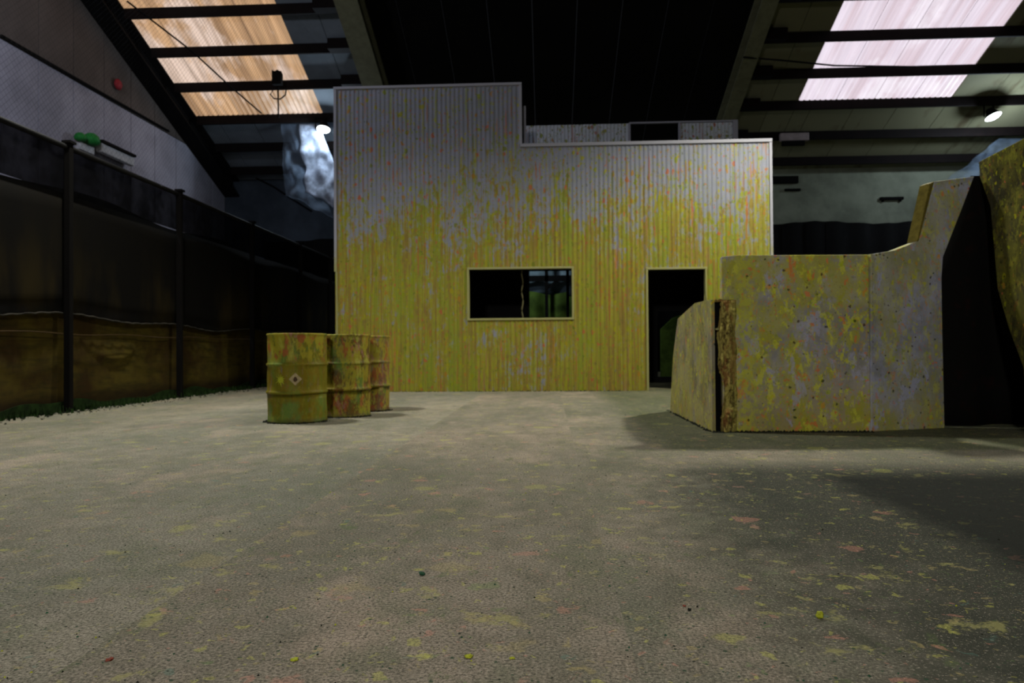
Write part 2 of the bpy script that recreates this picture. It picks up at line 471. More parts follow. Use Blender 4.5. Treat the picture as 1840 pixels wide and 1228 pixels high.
M['hem'] = plain('pale_hem', (0.06, 0.055, 0.045), 0.9, 0, 0.8, 5)
M['floor_a'] = floor_mat('concrete_left', (0.375, 0.335, 0.26), 3, 0.35)
M['floor_b'] = floor_mat('concrete_middle', (0.365, 0.305, 0.235), 11, 0.5)
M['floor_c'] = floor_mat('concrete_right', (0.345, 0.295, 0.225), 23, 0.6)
M['joint'] = plain('joint_dirt', (0.24, 0.21, 0.16), 0.95)
M['drum1'] = drum_mat('green_drum_paint', (0.13, 0.135, 0.010), 1, 0.12)
M['drum2'] = drum_mat('messy_drum_paint', (0.11, 0.075, 0.015), 4, 0.85)
M['drum3'] = drum_mat('pink_drum_paint', (0.15, 0.09, 0.05), 8, 0.9)
M['white'] = plain('white_enamel', (0.5, 0.5, 0.52), 0.5)
M['green'] = plain('green_plastic', (0.02, 0.22, 0.04), 0.5)
M['red'] = plain('red_enamel', (0.35, 0.03, 0.04), 0.5)
M['lamp_glass'] = emis_mat('lamp_glass', (0.92, 0.98, 1.0), 25)
M['film'] = net_mat('plastic_film', (0.50, 0.56, 0.68), 0.85)
M['haze_film'] = net_mat('thin_plastic_film', (0.28, 0.37, 0.50), 0.24)
M['crumb_y'] = plain('yellow_paint_crumb', (0.42, 0.45, 0.03), 0.6, 0, 0.4, 90)
M['crumb_g'] = plain('green_paint_crumb', (0.03, 0.10, 0.05), 0.6, 0, 0.4, 90)
M['crumb_d'] = plain('dark_crumb', (0.02, 0.022, 0.015), 0.9, 0, 0.4, 90)
M['crumb_r'] = plain('red_paint_crumb', (0.3, 0.07, 0.04), 0.6, 0, 0.4, 90)
M['label'] = plain('peeling_label', (0.42, 0.34, 0.18), 0.8, 0, 0.3, 40)
M['label_ink'] = plain('label_ink', (0.09, 0.055, 0.03), 0.8)
M['green_bright'] = plain('green_cloth', (0.05, 0.085, 0.012), 0.9, 0, 0.6, 3)
M['grey_blue'] = plain('grey_blue_cloth', (0.16, 0.22, 0.26), 0.9, 0, 0.4, 3)

# ------------------------------------------------------------------ mesh helpers
class MB:
    def __init__(s):
        s.v, s.f = [], []

    def prism(s, pts, d):
        """closed polygon pts (3-D) extruded by vector d"""
        n, b = len(pts), len(s.v)
        d = Vector(d)
        s.v += [tuple(p) for p in pts] + [tuple(Vector(p) + d) for p in pts]
        s.f.append(tuple(range(b + n - 1, b - 1, -1)))
        s.f.append(tuple(range(b + n, b + 2 * n)))
        for i in range(n):
            j = (i + 1) % n
            s.f.append((b + i, b + j, b + n + j, b + n + i))
        return s

    def box(s, x0, x1, y0, y1, z0, z1):
        return s.prism([(x0, y0, z0), (x1, y0, z0), (x1, y1, z0), (x0, y1, z0)], (0, 0, z1 - z0))

    def bar(s, a, b, w, h, up=(0, 0, 1)):
        a, b = Vector(a), Vector(b)
        d = (b - a).normalized()
        side = d.cross(Vector(up))
        if side.length < 1e-4:
            side = d.cross(Vector((0, 1, 0)))
        side.normalize()
        u = side.cross(d).normalized()
        p = [a + side * w / 2 * i + u * h / 2 * j for i, j in ((-1, -1), (1, -1), (1, 1), (-1, 1))]
        return s.prism(p, b - a)

    def tube(s, pts, r, n=8):
        pts = [Vector(p) for p in pts]
        b = len(s.v)
        for i, p in enumerate(pts):
            d = (pts[min(i + 1, len(pts) - 1)] - pts[max(i - 1, 0)]).normalized()
            a = d.cross(Vector((0, 0, 1)))
            if a.length < 1e-3:
                a = Vector((1, 0, 0))
            a.normalize(); c = d.cross(a)
            for k in range(n):
                t_ = 2 * math.pi * k / n
                s.v.append(tuple(p + (a * math.cos(t_) + c * math.sin(t_)) * r))
        for i in range(len(pts) - 1):
            for k in range(n):
                k2 = (k + 1) % n
                s.f.append((b + i * n + k, b + i * n + k2, b + (i + 1) * n + k2, b + (i + 1) * n + k))
        s.f.append(tuple(range(b, b + n))); s.f.append(tuple(range(b + (len(pts) - 1) * n, b + len(pts) * n)))
        return s

    def lathe(s, prof, n=48, c=(0, 0, 0)):
        b = len(s.v)
        for r, z in prof:
            for k in range(n):
                t_ = 2 * math.pi * k / n
                s.v.append((c[0] + r * math.cos(t_), c[1] + r * math.sin(t_), c[2] + z))
        for i in range(len(prof) - 1):
            for k in range(n):
                k2 = (k + 1) % n
                s.f.append((b + i * n + k, b + i * n + k2, b + (i + 1) * n + k2, b + (i + 1) * n + k))
        s.f.append(tuple(range(b, b + n))); m = b + (len(prof) - 1) * n
        s.f.append(tuple(range(m, m + n)))
        return s

    def grid(s, fn, nu, nv):
        b = len(s.v)
        for i in range(nu + 1):
            for j in range(nv + 1):
                s.v.append(tuple(fn(i / nu, j / nv)))
        for i in range(nu):
            for j in range(nv):
                q = b + i * (nv + 1) + j
                s.f.append((q, q + nv + 1, q + nv + 2, q + 1))
        return s

    def build(s, name, mat, parent=None, smooth=False, bevel=0, solid=0, origin=None):
        me = bpy.data.meshes.new(name)
        vs = s.v
        if origin is not None:
            o_ = Vector(origin); vs = [tuple(Vector(p) - o_) for p in s.v]
        me.from_pydata(vs, [], s.f)
        bm = bmesh.new(); bm.from_mesh(me)
        bmesh.ops.recalc_face_normals(bm, faces=bm.faces)
        bm.to_mesh(me); bm.free()
        me.materials.append(mat)
        if smooth:
            for p in me.polygons:
                p.use_smooth = True
        o = bpy.data.objects.new(name, me)
        col.objects.link(o)
        if origin is not None:
            o.location = origin
        if parent:
            o.parent = parent
            if origin is None:
                o.matrix_parent_inverse = Matrix.Translation(-parent.location)
            else:
                o.location = Vector(origin) - parent.location
        if solid:
            md = o.modifiers.new('solid', 'SOLIDIFY'); md.thickness = solid; md.offset = 0
        if bevel:
            md = o.modifiers.new('bevel', 'BEVEL'); md.width = bevel; md.segments = 2; md.limit_method = 'ANGLE'
        return o


def thing(name, label, cat, loc=(0, 0, 0), group=None):
    o = bpy.data.objects.new(name, None)
    o.empty_display_size = 0.1
    o.location = loc
    col.objects.link(o)
    tag(o, label, cat, group)
    return o


def tag(o, label=None, cat=None, group=None, kind=None):
    if label: o['label'] = label
    if cat: o['category'] = cat
    if group: o['group'] = group
    if kind: o['kind'] = kind
    return o


def struct(name, loc=(0, 0, 0), label=None):
    o = bpy.data.objects.new(name, None)
    o.location = loc
    col.objects.link(o)
    o['kind'] = 'structure'
    if label:
        o['label'] = label
    return o

# ------------------------------------------------------------------ floor: concrete bays with recessed joints
XW, YF, XR = -10.87, 23.9, 17.0
fl = struct('floor', label='pale concrete hall floor specked with old paint and crumbs')
xs = [XW, -5.95, -1.08, 0.19, 5.5, 11.0, XR]
ys = [-2.0, 25.0]
g = 0.0
for i in range(len(xs) - 1):
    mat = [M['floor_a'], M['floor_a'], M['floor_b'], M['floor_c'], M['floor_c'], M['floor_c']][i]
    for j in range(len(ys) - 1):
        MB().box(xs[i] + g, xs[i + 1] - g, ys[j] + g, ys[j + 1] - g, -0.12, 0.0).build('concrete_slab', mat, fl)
MB().box(XW, XR, -2.0, 25.0, -0.2, -0.007).build('joint_bed', M['joint'], fl)

# ------------------------------------------------------------------ left wall sheets
wl = struct('wall_left', label='white sheeted side wall of the hall')
y0 = 14.94 - 1.15 * 7
while y0 < YF - 0.01:
    y1 = min(y0 + 1.15, YF)
    a, b = y0 + 0.012, y1 - 0.012
    MB().box(XW - 0.06, XW, a, b, 0, 7.0).build('wall_sheet', M['wall_l'], wl)
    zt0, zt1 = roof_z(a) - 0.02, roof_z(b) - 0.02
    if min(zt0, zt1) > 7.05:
        MB().prism([(XW, a, 7.02), (XW, b, 7.02), (XW, b, zt1), (XW, a, zt0)], (-0.06, 0, 0)).build('shaded_wall_sheet', M['wall_l_shaded'], wl)
    y0 = y1
MB().box(XW - 0.10, XW - 0.06, 6.9, YF, 0, 6.5).build('wall_backing', M['steel'], wl)

# ------------------------------------------------------------------ far wall
wf = struct('wall_far', label='pale upper end wall above the dark curtain')
x0 = XW
while x0 < XR - 0.01:
    x1 = min(x0 + 2.4, XR)
    MB().box(x0, x1, YF, YF + 0.08, 0, roof_z(YF) + 0.0).build('wall_sheet', M['wall_f'] if x0 > -2 else M['wall_fl'], wf)
    x0 = x1
wr = struct('wall_right')
MB().prism([(XR, -2, 0), (XR, YF, 0), (XR, YF, roof_z(YF)), (XR, -2, roof_z(-2))], (0.1, 0, 0)).build('wall_sheet', M['wall_f'], wr)

# ------------------------------------------------------------------ roof: lining panels, rooflights, purlins, rafters
ce = struct('ceiling', label='sloping hall roof with purlins and rooflights')
rows = []
right_c = [(1600, -10), (1600, 64), (1600, 130), (1600, 187), (1600, 242), (1600, 288)]
left_c = [(450, -52), (450, 20), (450, 92), (450, 156), (450, 216), (450, 266), (450, 308)]
PR = [onR(px, py, -0.16).y for px, py in right_c]
PL = [onR(px, py, -0.16).y for px, py in left_c]
print('purlinY right', [round(a, 2) for a in PR], 'left', [round(a, 2) for a in PL])


def roofpiece(xa, xb, ya, yb, thick=0.05, off=0.0, name='lining_panel', mat=None, parent=None):
    p = [(xa, ya, roof_z(ya, off)), (xb, ya, roof_z(ya, off)), (xb, yb, roof_z(yb, off)), (xa, yb, roof_z(yb, off))]
    return MB().prism(p, (0, 0, thick)).build(name, mat, parent)


def corr_sheet(xa, xb, ya, yb, mat, parent):
    n = int((xb - xa) / 0.0365)
    v, f = [], []
    for i in range(n + 1):
        x = xa + (xb - xa) * i / n
        dz = 0.022 * math.cos(math.pi * i / 2.0)
        v.append((x, ya, roof_z(ya, dz))); v.append((x, yb, roof_z(yb, dz)))
    for i in range(n):
        f.append((2 * i, 2 * i + 2, 2 * i + 3, 2 * i + 1))
    mb = MB(); mb.v = v; mb.f = f
    o = mb.build('rooflight_sheet', mat, parent, solid=0.004)
    return o


def bay(xa, xb, step, Y, mat, light=None, lightmat=None):
    Ys = [10.0, 12.4, 14.6] + [y for y in Y if y > 15.2] + [YF]
    Ys = sorted(Ys)
    xcuts = []
    x = xa
    while x < xb - 0.05:
        xcuts.append(x); x += step
    xcuts.append(xb)
    if light:
        xcuts = [c for c in xcuts if abs(c - light[0]) > 0.3 and abs(c - light[1]) > 0.3] + [light[0], light[1]]
        xcuts.sort()
    for i in range(len(xcuts) - 1):
        a, b = xcuts[i], xcuts[i + 1]
        for j in range(len(Ys) - 1):
            if light and a >= light[0] - .01 and b <= light[1] + .01 and light[2] <= (Ys[j] + Ys[j + 1]) / 2 <= light[3]:
                continue
            roofpiece(a + 0.008, b - 0.008, Ys[j], Ys[j + 1], 0.05, 0, 'lining_panel', mat, ce)
    if light:
        k = 4
        w = (light[1] - light[0]) / k
        yy = [y for y in Ys if light[2] <= y <= light[3]]
        for i in range(k):
            for j in range(len(yy) - 1):
                corr_sheet(light[0] + w * i + 0.006, light[0] + w * (i + 1) - 0.006, yy[j], yy[j + 1], lightmat, ce)


XL0, XL1 = -4.72, 5.20
bay(XW, XL0, 1.05, PL, M['panel_l'], (-10.75, -6.56, 14.5, PL[4] + 0.02), M['light_l'])
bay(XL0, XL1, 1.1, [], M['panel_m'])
bay(XL1, XR, 1.22, PR, M['panel_r'], (7.18, 11.42, 14.5, PR[3] + 0.02), M['light_r'])


def purlin(xa, xb, Y, cleat_right=False, cleat_left=False):
    z = roof_z(Y)
    MB().box(xa, xb, Y - 0.035, Y + 0.035, z - 0.27, z - 0.01).build('purlin', M['purlin'], ce, bevel=0.008)
    for side, xx in ((cleat_left, xa), (cleat_right, xb)):
        if side:
            x_a, x_b = (xx, xx + 0.65) if side is True and xx == xa else (xx - 0.65, xx)
            MB().box(x_a, x_b, Y - 0.30, Y + 0.04, z - 0.272, z + 0.0).build('purlin_cleat', M['purlin'], ce, bevel=0.01)


for Y in PL:
    purlin(-10.35, XL0 - 0.2, Y, cleat_right=True)
for Y in PR:
    purlin(XL1 + 0.18, XR - 0.02, Y, cleat_left=True)


def rafter(xa, xb, depth, mat, label=None):
    ya, yb = 10.0, YF - 0.02
    fl_ = 0.06
    # I-section: two flanges and a web
    for o0, o1, a, b in ((-depth, -depth + fl_, xa, xb), (-0.08, -0.02, xa, xb), (-depth + fl_, -0.08, (xa + xb) / 2 - 0.03, (xa + xb) / 2 + 0.03)):
        p = [(a, ya, roof_z(ya, o0)), (b, ya, roof_z(ya, o0)), (b, yb, roof_z(yb, o0)), (a, yb, roof_z(yb, o0))]
        MB().prism(p, (0, 0, o1 - o0)).build('rafter_flange' if b - a > 0.1 else 'rafter_web', mat, ce)


rafter(-4.92, -4.36, 0.62, M['rafter'])
rafter(5.02, 5.40, 0.60, M['rafter'])
rafter(-10.86, -10.36, 0.60, M['steel'])

# bracing rods and cables under the roof
def cable(pts, r, label, grp=None):
    o = MB().tube(pts, r, 6).build('cable', M['black'])
    tag(o, label, 'cable', grp)


cable([onR(228, 2, -0.35), onR(345, 92, -0.45), onR(410, 152, -0.4), onR(470, 204, -0.35)], 0.022, 'thin black cable running slantwise across the orange rooflight')
cable([onR(1336, 103, -0.66), onR(1400, 108, -0.45), onR(1500, 118, -0.42), onR(1640, 120, -0.40)], 0.022, 'black cable crossing below the white rooflight')
pts = [onX(px, py, XW + 0.04) for px, py in ((2, 57), (60, 90), (150, 142), (240, 192), (303, 228))]
for p in pts: p.z = 7.0 + (p.z - 7.0) * 0.35
cable(pts, 0.035, 'dark conduit pipe running along the white side wall')
cable([onY(460, 320, YF - .05), onY(492, 336, YF - .05), onY(525, 358, YF - .05), onY(560, 380, YF - .05)], 0.03, 'slack dark cable fixed across the far wall left of the house')

# ------------------------------------------------------------------ lamps hanging under the purlins
def bell_lamp(px, py, off, label, tilt, r, power, open_cone=150):
    p = onR(px, py, off)
    t_ = thing('hanging_lamp', label, 'lamp', p, 'high bay lamps under the purlins')
    sh = MB().lathe([(0.06, 0.26), (0.10, 0.25), (0.12, 0.18), (r * 0.8, 0.07), (r, 0.0), (r * 0.97, -0.004), (r * 0.75, 0.06), (0.1, 0.16), (0.05, 0.2)], 28)
    rot = Matrix.Rotation(tilt, 3, 'Y') @ Matrix.Rotation(-0.32, 3, 'X')
    sh.v = [tuple(rot @ Vector(q)) for q in sh.v]
    o = sh.build('shade', M['steel'], smooth=True); o.parent = t_
    gl = MB().lathe([(0.01, 0.03), (r * 0.90, 0.028), (r * 0.93, 0.01), (r * 0.7, -0.02), (0.01, -0.035)], 28)
    gl.v = [tuple(rot @ Vector(q)) for q in gl.v]
    o = gl.build('lens', M['lamp_glass'], smooth=True); o.parent = t_
    br = MB().bar((-r - 0.03, 0, 0.0), (-r - 0.03, 0, 0.36), 0.03, 0.03).bar((-r - 0.03, 0, 0.35), (0.12, 0, 0.35), 0.03, 0.03).bar((0, 0, 0.2), (0, 0, 0.36), 0.04, 0.04)
    o = br.build('bracket', M['steel']); o.parent = t_
    lamp('lamp_light', (p.x, p.y - 0.1, p.z - 0.12), power, (0.72, 0.86, 1.0), 0.12, kind='POINT')
    return p


pl = bell_lamp(581, 233, -0.62, 'round white lamp glowing left of the house top', 0.0, 0.20, 150)
pr = bell_lamp(1785, 210, -0.60, 'tilted round lamp glowing at the far right under the roof', -0.25, 0.22, 260)

# black flood light sitting on a purlin over the orange rooflight
p = onR(499, 150, -0.3)
fl_l = thing('flood_light', 'small black flood light with looped cable on beam over orange rooflight', 'lamp', p)
MB().box(-0.14, 0.12, -0.08, 0.08, -0.04, 0.36).build('housing', M['black'], bevel=0.01).parent = fl_l
MB().tube([(-0.13 + 0.0, -0.02, -0.2), (-0.20, -0.02, -0.3), (-0.10, -0.02, -0.42), (0.08, -0.02, -0.44), (0.22, -0.02, -0.33), (0.24, -0.02, -0.2)], 0.02, 6).build('cable_loop', M['black']).parent = fl_l
MB().tube([(0.02, -0.03, -0.1), (0.03, -0.03, -0.95)], 0.022, 6).build('drop_cable', M['black']).parent = fl_l

# pale box on the fourth purlin at the right
p = onR(1424, 250, -0.22)
jb = thing('junction_box', 'pale pinkish box fixed to dark purlin right of the house', 'box', p)
MB().box(-0.42, 0.42, -0.22, -0.06, -0.10, 0.13).build('housing', plain('pink_grey_enamel', (0.30, 0.25, 0.26), 0.6), bevel=0.02).parent = jb
MB().box(-0.36, 0.30, -0.20, -0.08, -0.24, -0.10).build('base_plate', M['steel'], bevel=0.01).parent = jb
# fittings on the far wall
p = onY(1410, 324, YF - 0.06)
o = MB().box(p.x - 0.5, p.x + 0.42, YF - 0.14, YF + 0.0, p.z - 0.11, p.z + 0.12).box(p.x + 0.0, p.x + 0.5, YF - 0.1, YF, p.z - 0.36, p.z - 0.28).build('wall_heater', M['steel'], bevel=0.01)
tag(o, 'dark oblong fitting on the pale far wall beside the house', 'fitting')
p = onY(1602, 357, YF - 0.06)
o = MB().box(p.x - 0.36, p.x + 0.36, YF - 0.12, YF, p.z - 0.045, p.z + 0.045).box(p.x - 0.3, p.x - 0.24, YF - 0.08, YF, p.z - 0.1, p.z).box(p.x + 0.24, p.x + 0.3, YF - 0.08, YF, p.z - 0.1, p.z).build('wall_bracket', M['steel'])
tag(o, 'thin dark bracket on the far wall left of the tall board', 'bracket')

# left wall fittings
p = onX(148, 262, XW + 0.02)
em = thing('emergency_light', 'white emergency light with two green lamp heads above the fence', 'lamp', p)
MB().box(0.0, 0.14, -0.28, 0.25, -0.16, 0.02).build('housing', M['white'], bevel=0.02).parent = em
for dy, dz, r in ((-0.30, 0.09, 0.13), (0.10, 0.14, 0.19)):
    hd = MB().lathe([(r * 0.55, -r * 0.55), (r * 0.95, -r * 0.3), (r, 0.1 * r), (r * 0.85, r * 0.55), (r * 0.45, r * 0.88), (0.01, r)], 20, (0.15, dy, dz))
    hd.build('lamp_head', M['green'], smooth=True).parent = em
a, b = onX(168, 262, XW + 0.05), onX(229, 294, XW + 0.05)
fx = thing('strip_light', 'long white strip light on the side wall above the fence', 'lamp', (a + b) / 2)
fx_c = fx.location
MB().bar(Vector((0.12, a.y - fx_c.y, 0.0)), Vector((0.12, b.y - fx_c.y, 0.0)), 0.14, 0.22).build('housing', M['white'], bevel=0.02).parent = fx
MB().bar(Vector((0.12, a.y - fx_c.y, 0.15)), Vector((0.12, b.y - fx_c.y, 0.15)), 0.24, 0.06).build('reflector', M['steel']).parent = fx
p = onX(209, 152, XW + 0.02)
bl = MB().lathe([(0.05, 0), (0.13, 0.02), (0.14, 0.06), (0.08, 0.11), (0.01, 0.12)], 20)
bl.v = [(q[2] + p.x, q[0] + p.y, q[1] + p.z) for q in bl.v]
tag(bl.build('alarm_bell', M['red'], smooth=True), 'small red alarm bell high on the side wall', 'bell')

# ------------------------------------------------------------------ black curtain across the far end
cu = MB()
CY = 22.6


def cur(x0, x1, zt):
    n = int((x1 - x0) / 0.12)
    def fn(u, w):
        x = x0 + (x1 - x0) * u
        return (x, CY + 0.07 * math.sin(x * 9 + 0.6 * math.sin(x * 2.3)), 0.02 + (zt(x) - 0.02) * w)
    return MB().grid(fn, n, 2)


zc = onY(1500, 400, CY).z
o = cur(-9.0, 14.0, lambda x: zc - (0.30 if x < 3 else 0) + 0.05 * math.sin(x * 1.7)).build('dark_curtain', M['black'], smooth=True, solid=0.01)
tag(o, 'tall black curtain hanging across the far end behind the house', 'curtain')

# ------------------------------------------------------------------ screened fence on the left
FX = -5.8
fe = thing('screen_fence', 'tall dark netted fence with posts and rail along the left side', 'fence', (FX, 12, 0))


def fbuild(mb, name, mat, **k):
    return mb.build(name, mat, fe, **k)


py_ = [onX(px, 600, FX).y for px in (113, 315, 447, 535)]
print('posts', [round(q, 2) for q in py_])
st_ = py_[1] - py_[0]
for i in range(-1, 6):
    yy = py_[0] + st_ * i
    if i in (0, 1, 2, 3): yy = py_[i]
    if yy > CY - 0.2: continue
    mb = MB().box(FX + 0.03, FX + 0.11, yy - 0.035, yy + 0.035, 0, 3.22)
    o = fbuild(mb, 'post', M['steel'], bevel=0.008)
    cap = MB().box(FX + 0.02, FX + 0.13, yy - 0.06, yy + 0.06, 3.22, 3.25).build('post_cap', M['steel']); cap.parent = o
FY0, FY1 = 4.5, CY - 0.15
mb = MB().tube([(FX + 0.05, FY0, 3.18), (FX + 0.05, FY1, 3.18)], 0.032, 10)
fbuild(mb, 'top_rail', plain('rail_grey', (0.008, 0.008, 0.008), 0.6), smooth=True)


def hem_z(y):
    return 1.12 + 0.03 * math.cos((y - py_[0]) / st_ * 2 * math.pi) + 0.03 * math.sin(y * 0.9)


fbuild(MB().grid(lambda u, w: (FX - 0.005 + 0.015 * math.sin(u * 40) * (1 - w), FY0 + (FY1 - FY0) * u, hem_z(FY0 + (FY1 - FY0) * u) + (2.66 + 0.05 * math.sin(u * 31) - hem_z(FY0 + (FY1 - FY0) * u)) * w), 200, 6), 'upper_screen', M['cloth_black'], smooth=True, solid=0.004)


def low(u, w):
    y = FY0 + (FY1 - FY0) * u
    z = 0.0 + 1.24 * w
    b_ = 0.025 * math.sin(y * 2.1 + z * 2) + 0.02 * math.sin(y * 5.3)
    # sagging pocket of cloth between two posts
    dy, dz = (y - 9.55) / 0.55, (z - 0.72)
    if abs(dy) < 1:
        ed = 0.60 + 0.16 * dy * dy
        k = max(0.0, 1 - dy * dy)
        if z > ed: b_ += 0.10 * k * max(0.0, 1 - (z - ed) / 0.22)
    return (FX - 0.09 + b_ * (1 - 0.9 * w), y, z)


fbuild(MB().grid(low, 420, 40), 'lower_screen', M['cloth_olive'], smooth=True, solid=0.004)
fbuild(MB().grid(lambda u, w: (FX + 0.02, FY0 + (FY1 - FY0) * u, 2.62 + 0.55 * w), 60, 3), 'open_net', M['net_top'], solid=0.002)
fbuild(MB().grid(lambda u, w: (FX - 0.02, FY0 + (FY1 - FY0) * u, 3.2 + 5.4 * w), 12, 6), 'fine_net', M['net_upper'])
pts = [(FX + 0.02 + 0.01 * math.sin(i * 2.1), FY0 + (FY1 - FY0) * i / 260, hem_z(FY0 + (FY1 - FY0) * i / 260) + 0.012 * abs(math.sin(i * 0.9))) for i in range(261)]
fbuild(MB().tube(pts, 0.011, 5), 'stitched_hem', M['hem'], smooth=True)
fbuild(MB().tube([(FX + 0.02, FY0 + (FY1 - FY0) * i / 60, 0.94 - 0.012 * math.sin(i)) for i in range(61)], 0.007, 5), 'tension_wire', plain('rusty_wire', (0.05, 0.03, 0.01)))
fbuild(MB().grid(lambda u, w: (FX - 0.02 + 0.01 * math.sin(u * 90), FY0 + (FY1 - FY0) * u, (0.10 + 0.035 * math.sin(u * 37) + 0.02 * math.sin(u * 113)) * w), 300, 2), 'turf_skirt', M['turf'], solid=0.01)
mb = MB()
rr = random.Random(3)
for i in range(900):
    y = FY0 + (FY1 - FY0) * rr.random(); x = FX + 0.02 + 0.18 * rr.random() ** 2
    hh = 0.03 + 0.06 * rr.random(); a_ = rr.random() * 6.28
    w_ = 0.012
    mb.prism([(x - w_ * math.cos(a_), y - w_ * math.sin(a_), 0), (x + w_ * math.cos(a_), y + w_ * math.sin(a_), 0), (x + 0.02 * rr.uniform(-1, 1), y + 0.02 * rr.uniform(-1, 1), hh)], (0.006, 0.004, 0))
o = mb.build('turf_fringe', M['turf'])
tag(o, 'ragged green turf fringe along the foot of the left fence', 'turf', kind='stuff')

# ------------------------------------------------------------------ the corrugated two-storey house
HB = onZ(940, 703.5)
HY = HB.y
print('house Y', HY)
hp = lambda px, py: onY(px, py, HY)
XA, XB = hp(602, 400).x, hp(1387, 400).x
XS = hp(936.5, 205).x
ZT1 = hp(770, 154.5).z; ZT2 = hp(1160, 255.5).z
W0, W1 = hp(843, 485), hp(1028, 571)
D0, D1 = hp(1164, 485), hp(1268, 600)
print('house', XA, XB, XS, ZT1, ZT2, W0, W1, D0, D1)
ho = thing('corrugated_house', 'two storey mock house of corrugated sheets smeared with yellow paint', 'building', ((XA + XB) / 2, HY, 0))
PITCH, DEP = 0.076, 0.0075


def corrugated(A, B, zfn, holes, sheet_w, name, mat, parent, z0=0.0, phase=0.0, thick=0.003):
    """corrugated sheets along A->B; holes in (s0,s1,z0,z1)"""
    A, B = Vector((A[0], A[1], 0)), Vector((B[0], B[1], 0))
    L = (B - A).length; d = (B - A) / L; nrm = Vector((-d.y, d.x, 0))
    s = 0.0
    out = []
    while s < L - 0.02:
        e = min(s + sheet_w, L)
        cuts = {round(s + 0.001, 5), round(e - 0.001, 5)}
        k = math.floor(s / PITCH)
        while k * PITCH < e:
            for fr in (0.0, 0.18, 0.5, 0.68):
                q = (k + fr) * PITCH
                if s + 0.002 < q < e - 0.002: cuts.add(round(q, 5))
            k += 1
        for h in holes:
            for q in h[:2]:
                if s < q < e: cuts.add(round(q, 5)); cuts.add(round(q, 5))
        cs = sorted(cuts)
        vid, v, f = {}, [], []

        def vert(q, z):
            key = (q, round(z, 4))
            if key not in vid:
                fr = (q / PITCH) % 1.0
                if fr < 0.18: o_ = -DEP * fr / 0.18
                elif fr < 0.5: o_ = -DEP
                elif fr < 0.68: o_ = -DEP * (1 - (fr - 0.5) / 0.18)
                else: o_ = 0.0
                p_ = A + d * q - nrm * (-(o_))
                vid[key] = len(v); v.append((p_.x, p_.y, z))
            return vid[key]
        for i in range(len(cs) - 1):
            q0, q1 = cs[i], cs[i + 1]; qm = (q0 + q1) / 2
            zt = zfn(qm)
            spans = [(z0, zt)]
            for h in holes:
                if h[0] < qm < h[1]:
                    ns = []
                    for a_, b_ in spans:
                        if h[2] > a_: ns.append((a_, min(h[2], b_)))
                        if h[3] < b_: ns.append((max(h[3], a_), b_))
                    spans = ns
            for a_, b_ in spans:
                if b_ - a_ < 1e-3: continue
                f.append((vert(q0, a_), vert(q1, a_), vert(q1, b_), vert(q0, b_)))
        if f:
            mb_ = MB(); mb_.v = v; mb_.f = f
            out.append(mb_.build(name, mat, parent, solid=thick))
        s = e
    return out


win = (W0.x - XA, W1.x - XA, W1.z, W0.z)
dor = (D0.x - XA, D1.x - XA, -1, D0.z)
sheets = corrugated((XA, HY), (XB, HY), lambda q: ZT1 if XA + q < XS else ZT2, [win, dor], 0.76, 'cladding_sheet', M['clad'], ho)
# dark inner lining of the front wall, in pieces around the openings
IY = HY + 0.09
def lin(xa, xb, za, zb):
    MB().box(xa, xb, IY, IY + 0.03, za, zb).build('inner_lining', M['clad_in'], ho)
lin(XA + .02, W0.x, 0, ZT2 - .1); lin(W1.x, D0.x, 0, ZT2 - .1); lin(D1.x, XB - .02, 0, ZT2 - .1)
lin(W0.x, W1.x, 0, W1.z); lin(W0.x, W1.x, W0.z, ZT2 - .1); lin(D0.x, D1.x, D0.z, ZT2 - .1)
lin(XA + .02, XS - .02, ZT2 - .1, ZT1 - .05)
# trims
tb = lambda name, *a: MB().box(*a).build(name, M['trim'], ho, bevel=0.004)
f0 = HY - 0.025
tb('corner_trim', XA - 0.012, XA + 0.035, f0, HY + 0.08, hp(602, 489).z, ZT1)
tb('corner_trim', XA + 0.018, XA + 0.045, f0, HY + 0.06, 0.0, hp(602, 489).z)
tb('corner_trim', XB - 0.035, XB + 0.012, f0, HY + 0.08, 0.0, ZT2)
tb('corner_trim', XS - 0.035, XS + 0.012, f0, HY + 0.08, ZT2, ZT1)
tb('capping', XA - 0.012, XS + 0.012, f0 - 0.01, HY + 0.10, ZT1 - 0.03, ZT1 + 0.015)
tb('capping', XS - 0.02, XB + 0.012, f0 - 0.01, HY + 0.10, ZT2 - 0.045, ZT2 + 0.012)
fw = 0.035
wf_ = [(W0.x - fw, W1.x + fw, W0.z, W0.z + fw), (W0.x - fw, W1.x + fw, W1.z - fw, W1.z), (W0.x - fw, W0.x, W1.z, W0.z), (W1.x, W1.x + fw, W1.z, W0.z)]
for q in wf_:
    tb('window_trim', q[0], q[1], f0, HY + 0.09, q[2], q[3])
tb('door_trim', D0.x - fw, D1.x + fw, f0, HY + 0.09, D0.z, D0.z + fw)
tb('door_trim', D0.x - fw, D0.x, f0, HY + 0.09, 0, D0.z)
tb('door_trim', D1.x, D1.x + fw * .7, f0, HY + 0.09, 0, D0.z)
# side and rear walls
DEPTH = 3.2
RY = HY + DEPTH
corrugated((XA + .01, RY), (XA + .01, HY + .02), lambda q: ZT2, [], 0.76, 'side_sheet', M['clad'], ho)
corrugated((XB - .01, HY + .02), (XB - .01, RY), lambda q: ZT2, [], 0.76, 'side_sheet', M['clad'], ho)
MB().box(XA + .06, XB - .06, HY + .13, RY - .1, 2.75, 2.86).build('upper_deck', M['clad_in'], ho)
for xx in (XA + .05, XB - .09):
    MB().box(xx, xx + .03, HY + .13, RY, 0, 2.75).build('inner_lining', M['clad_in'], ho)
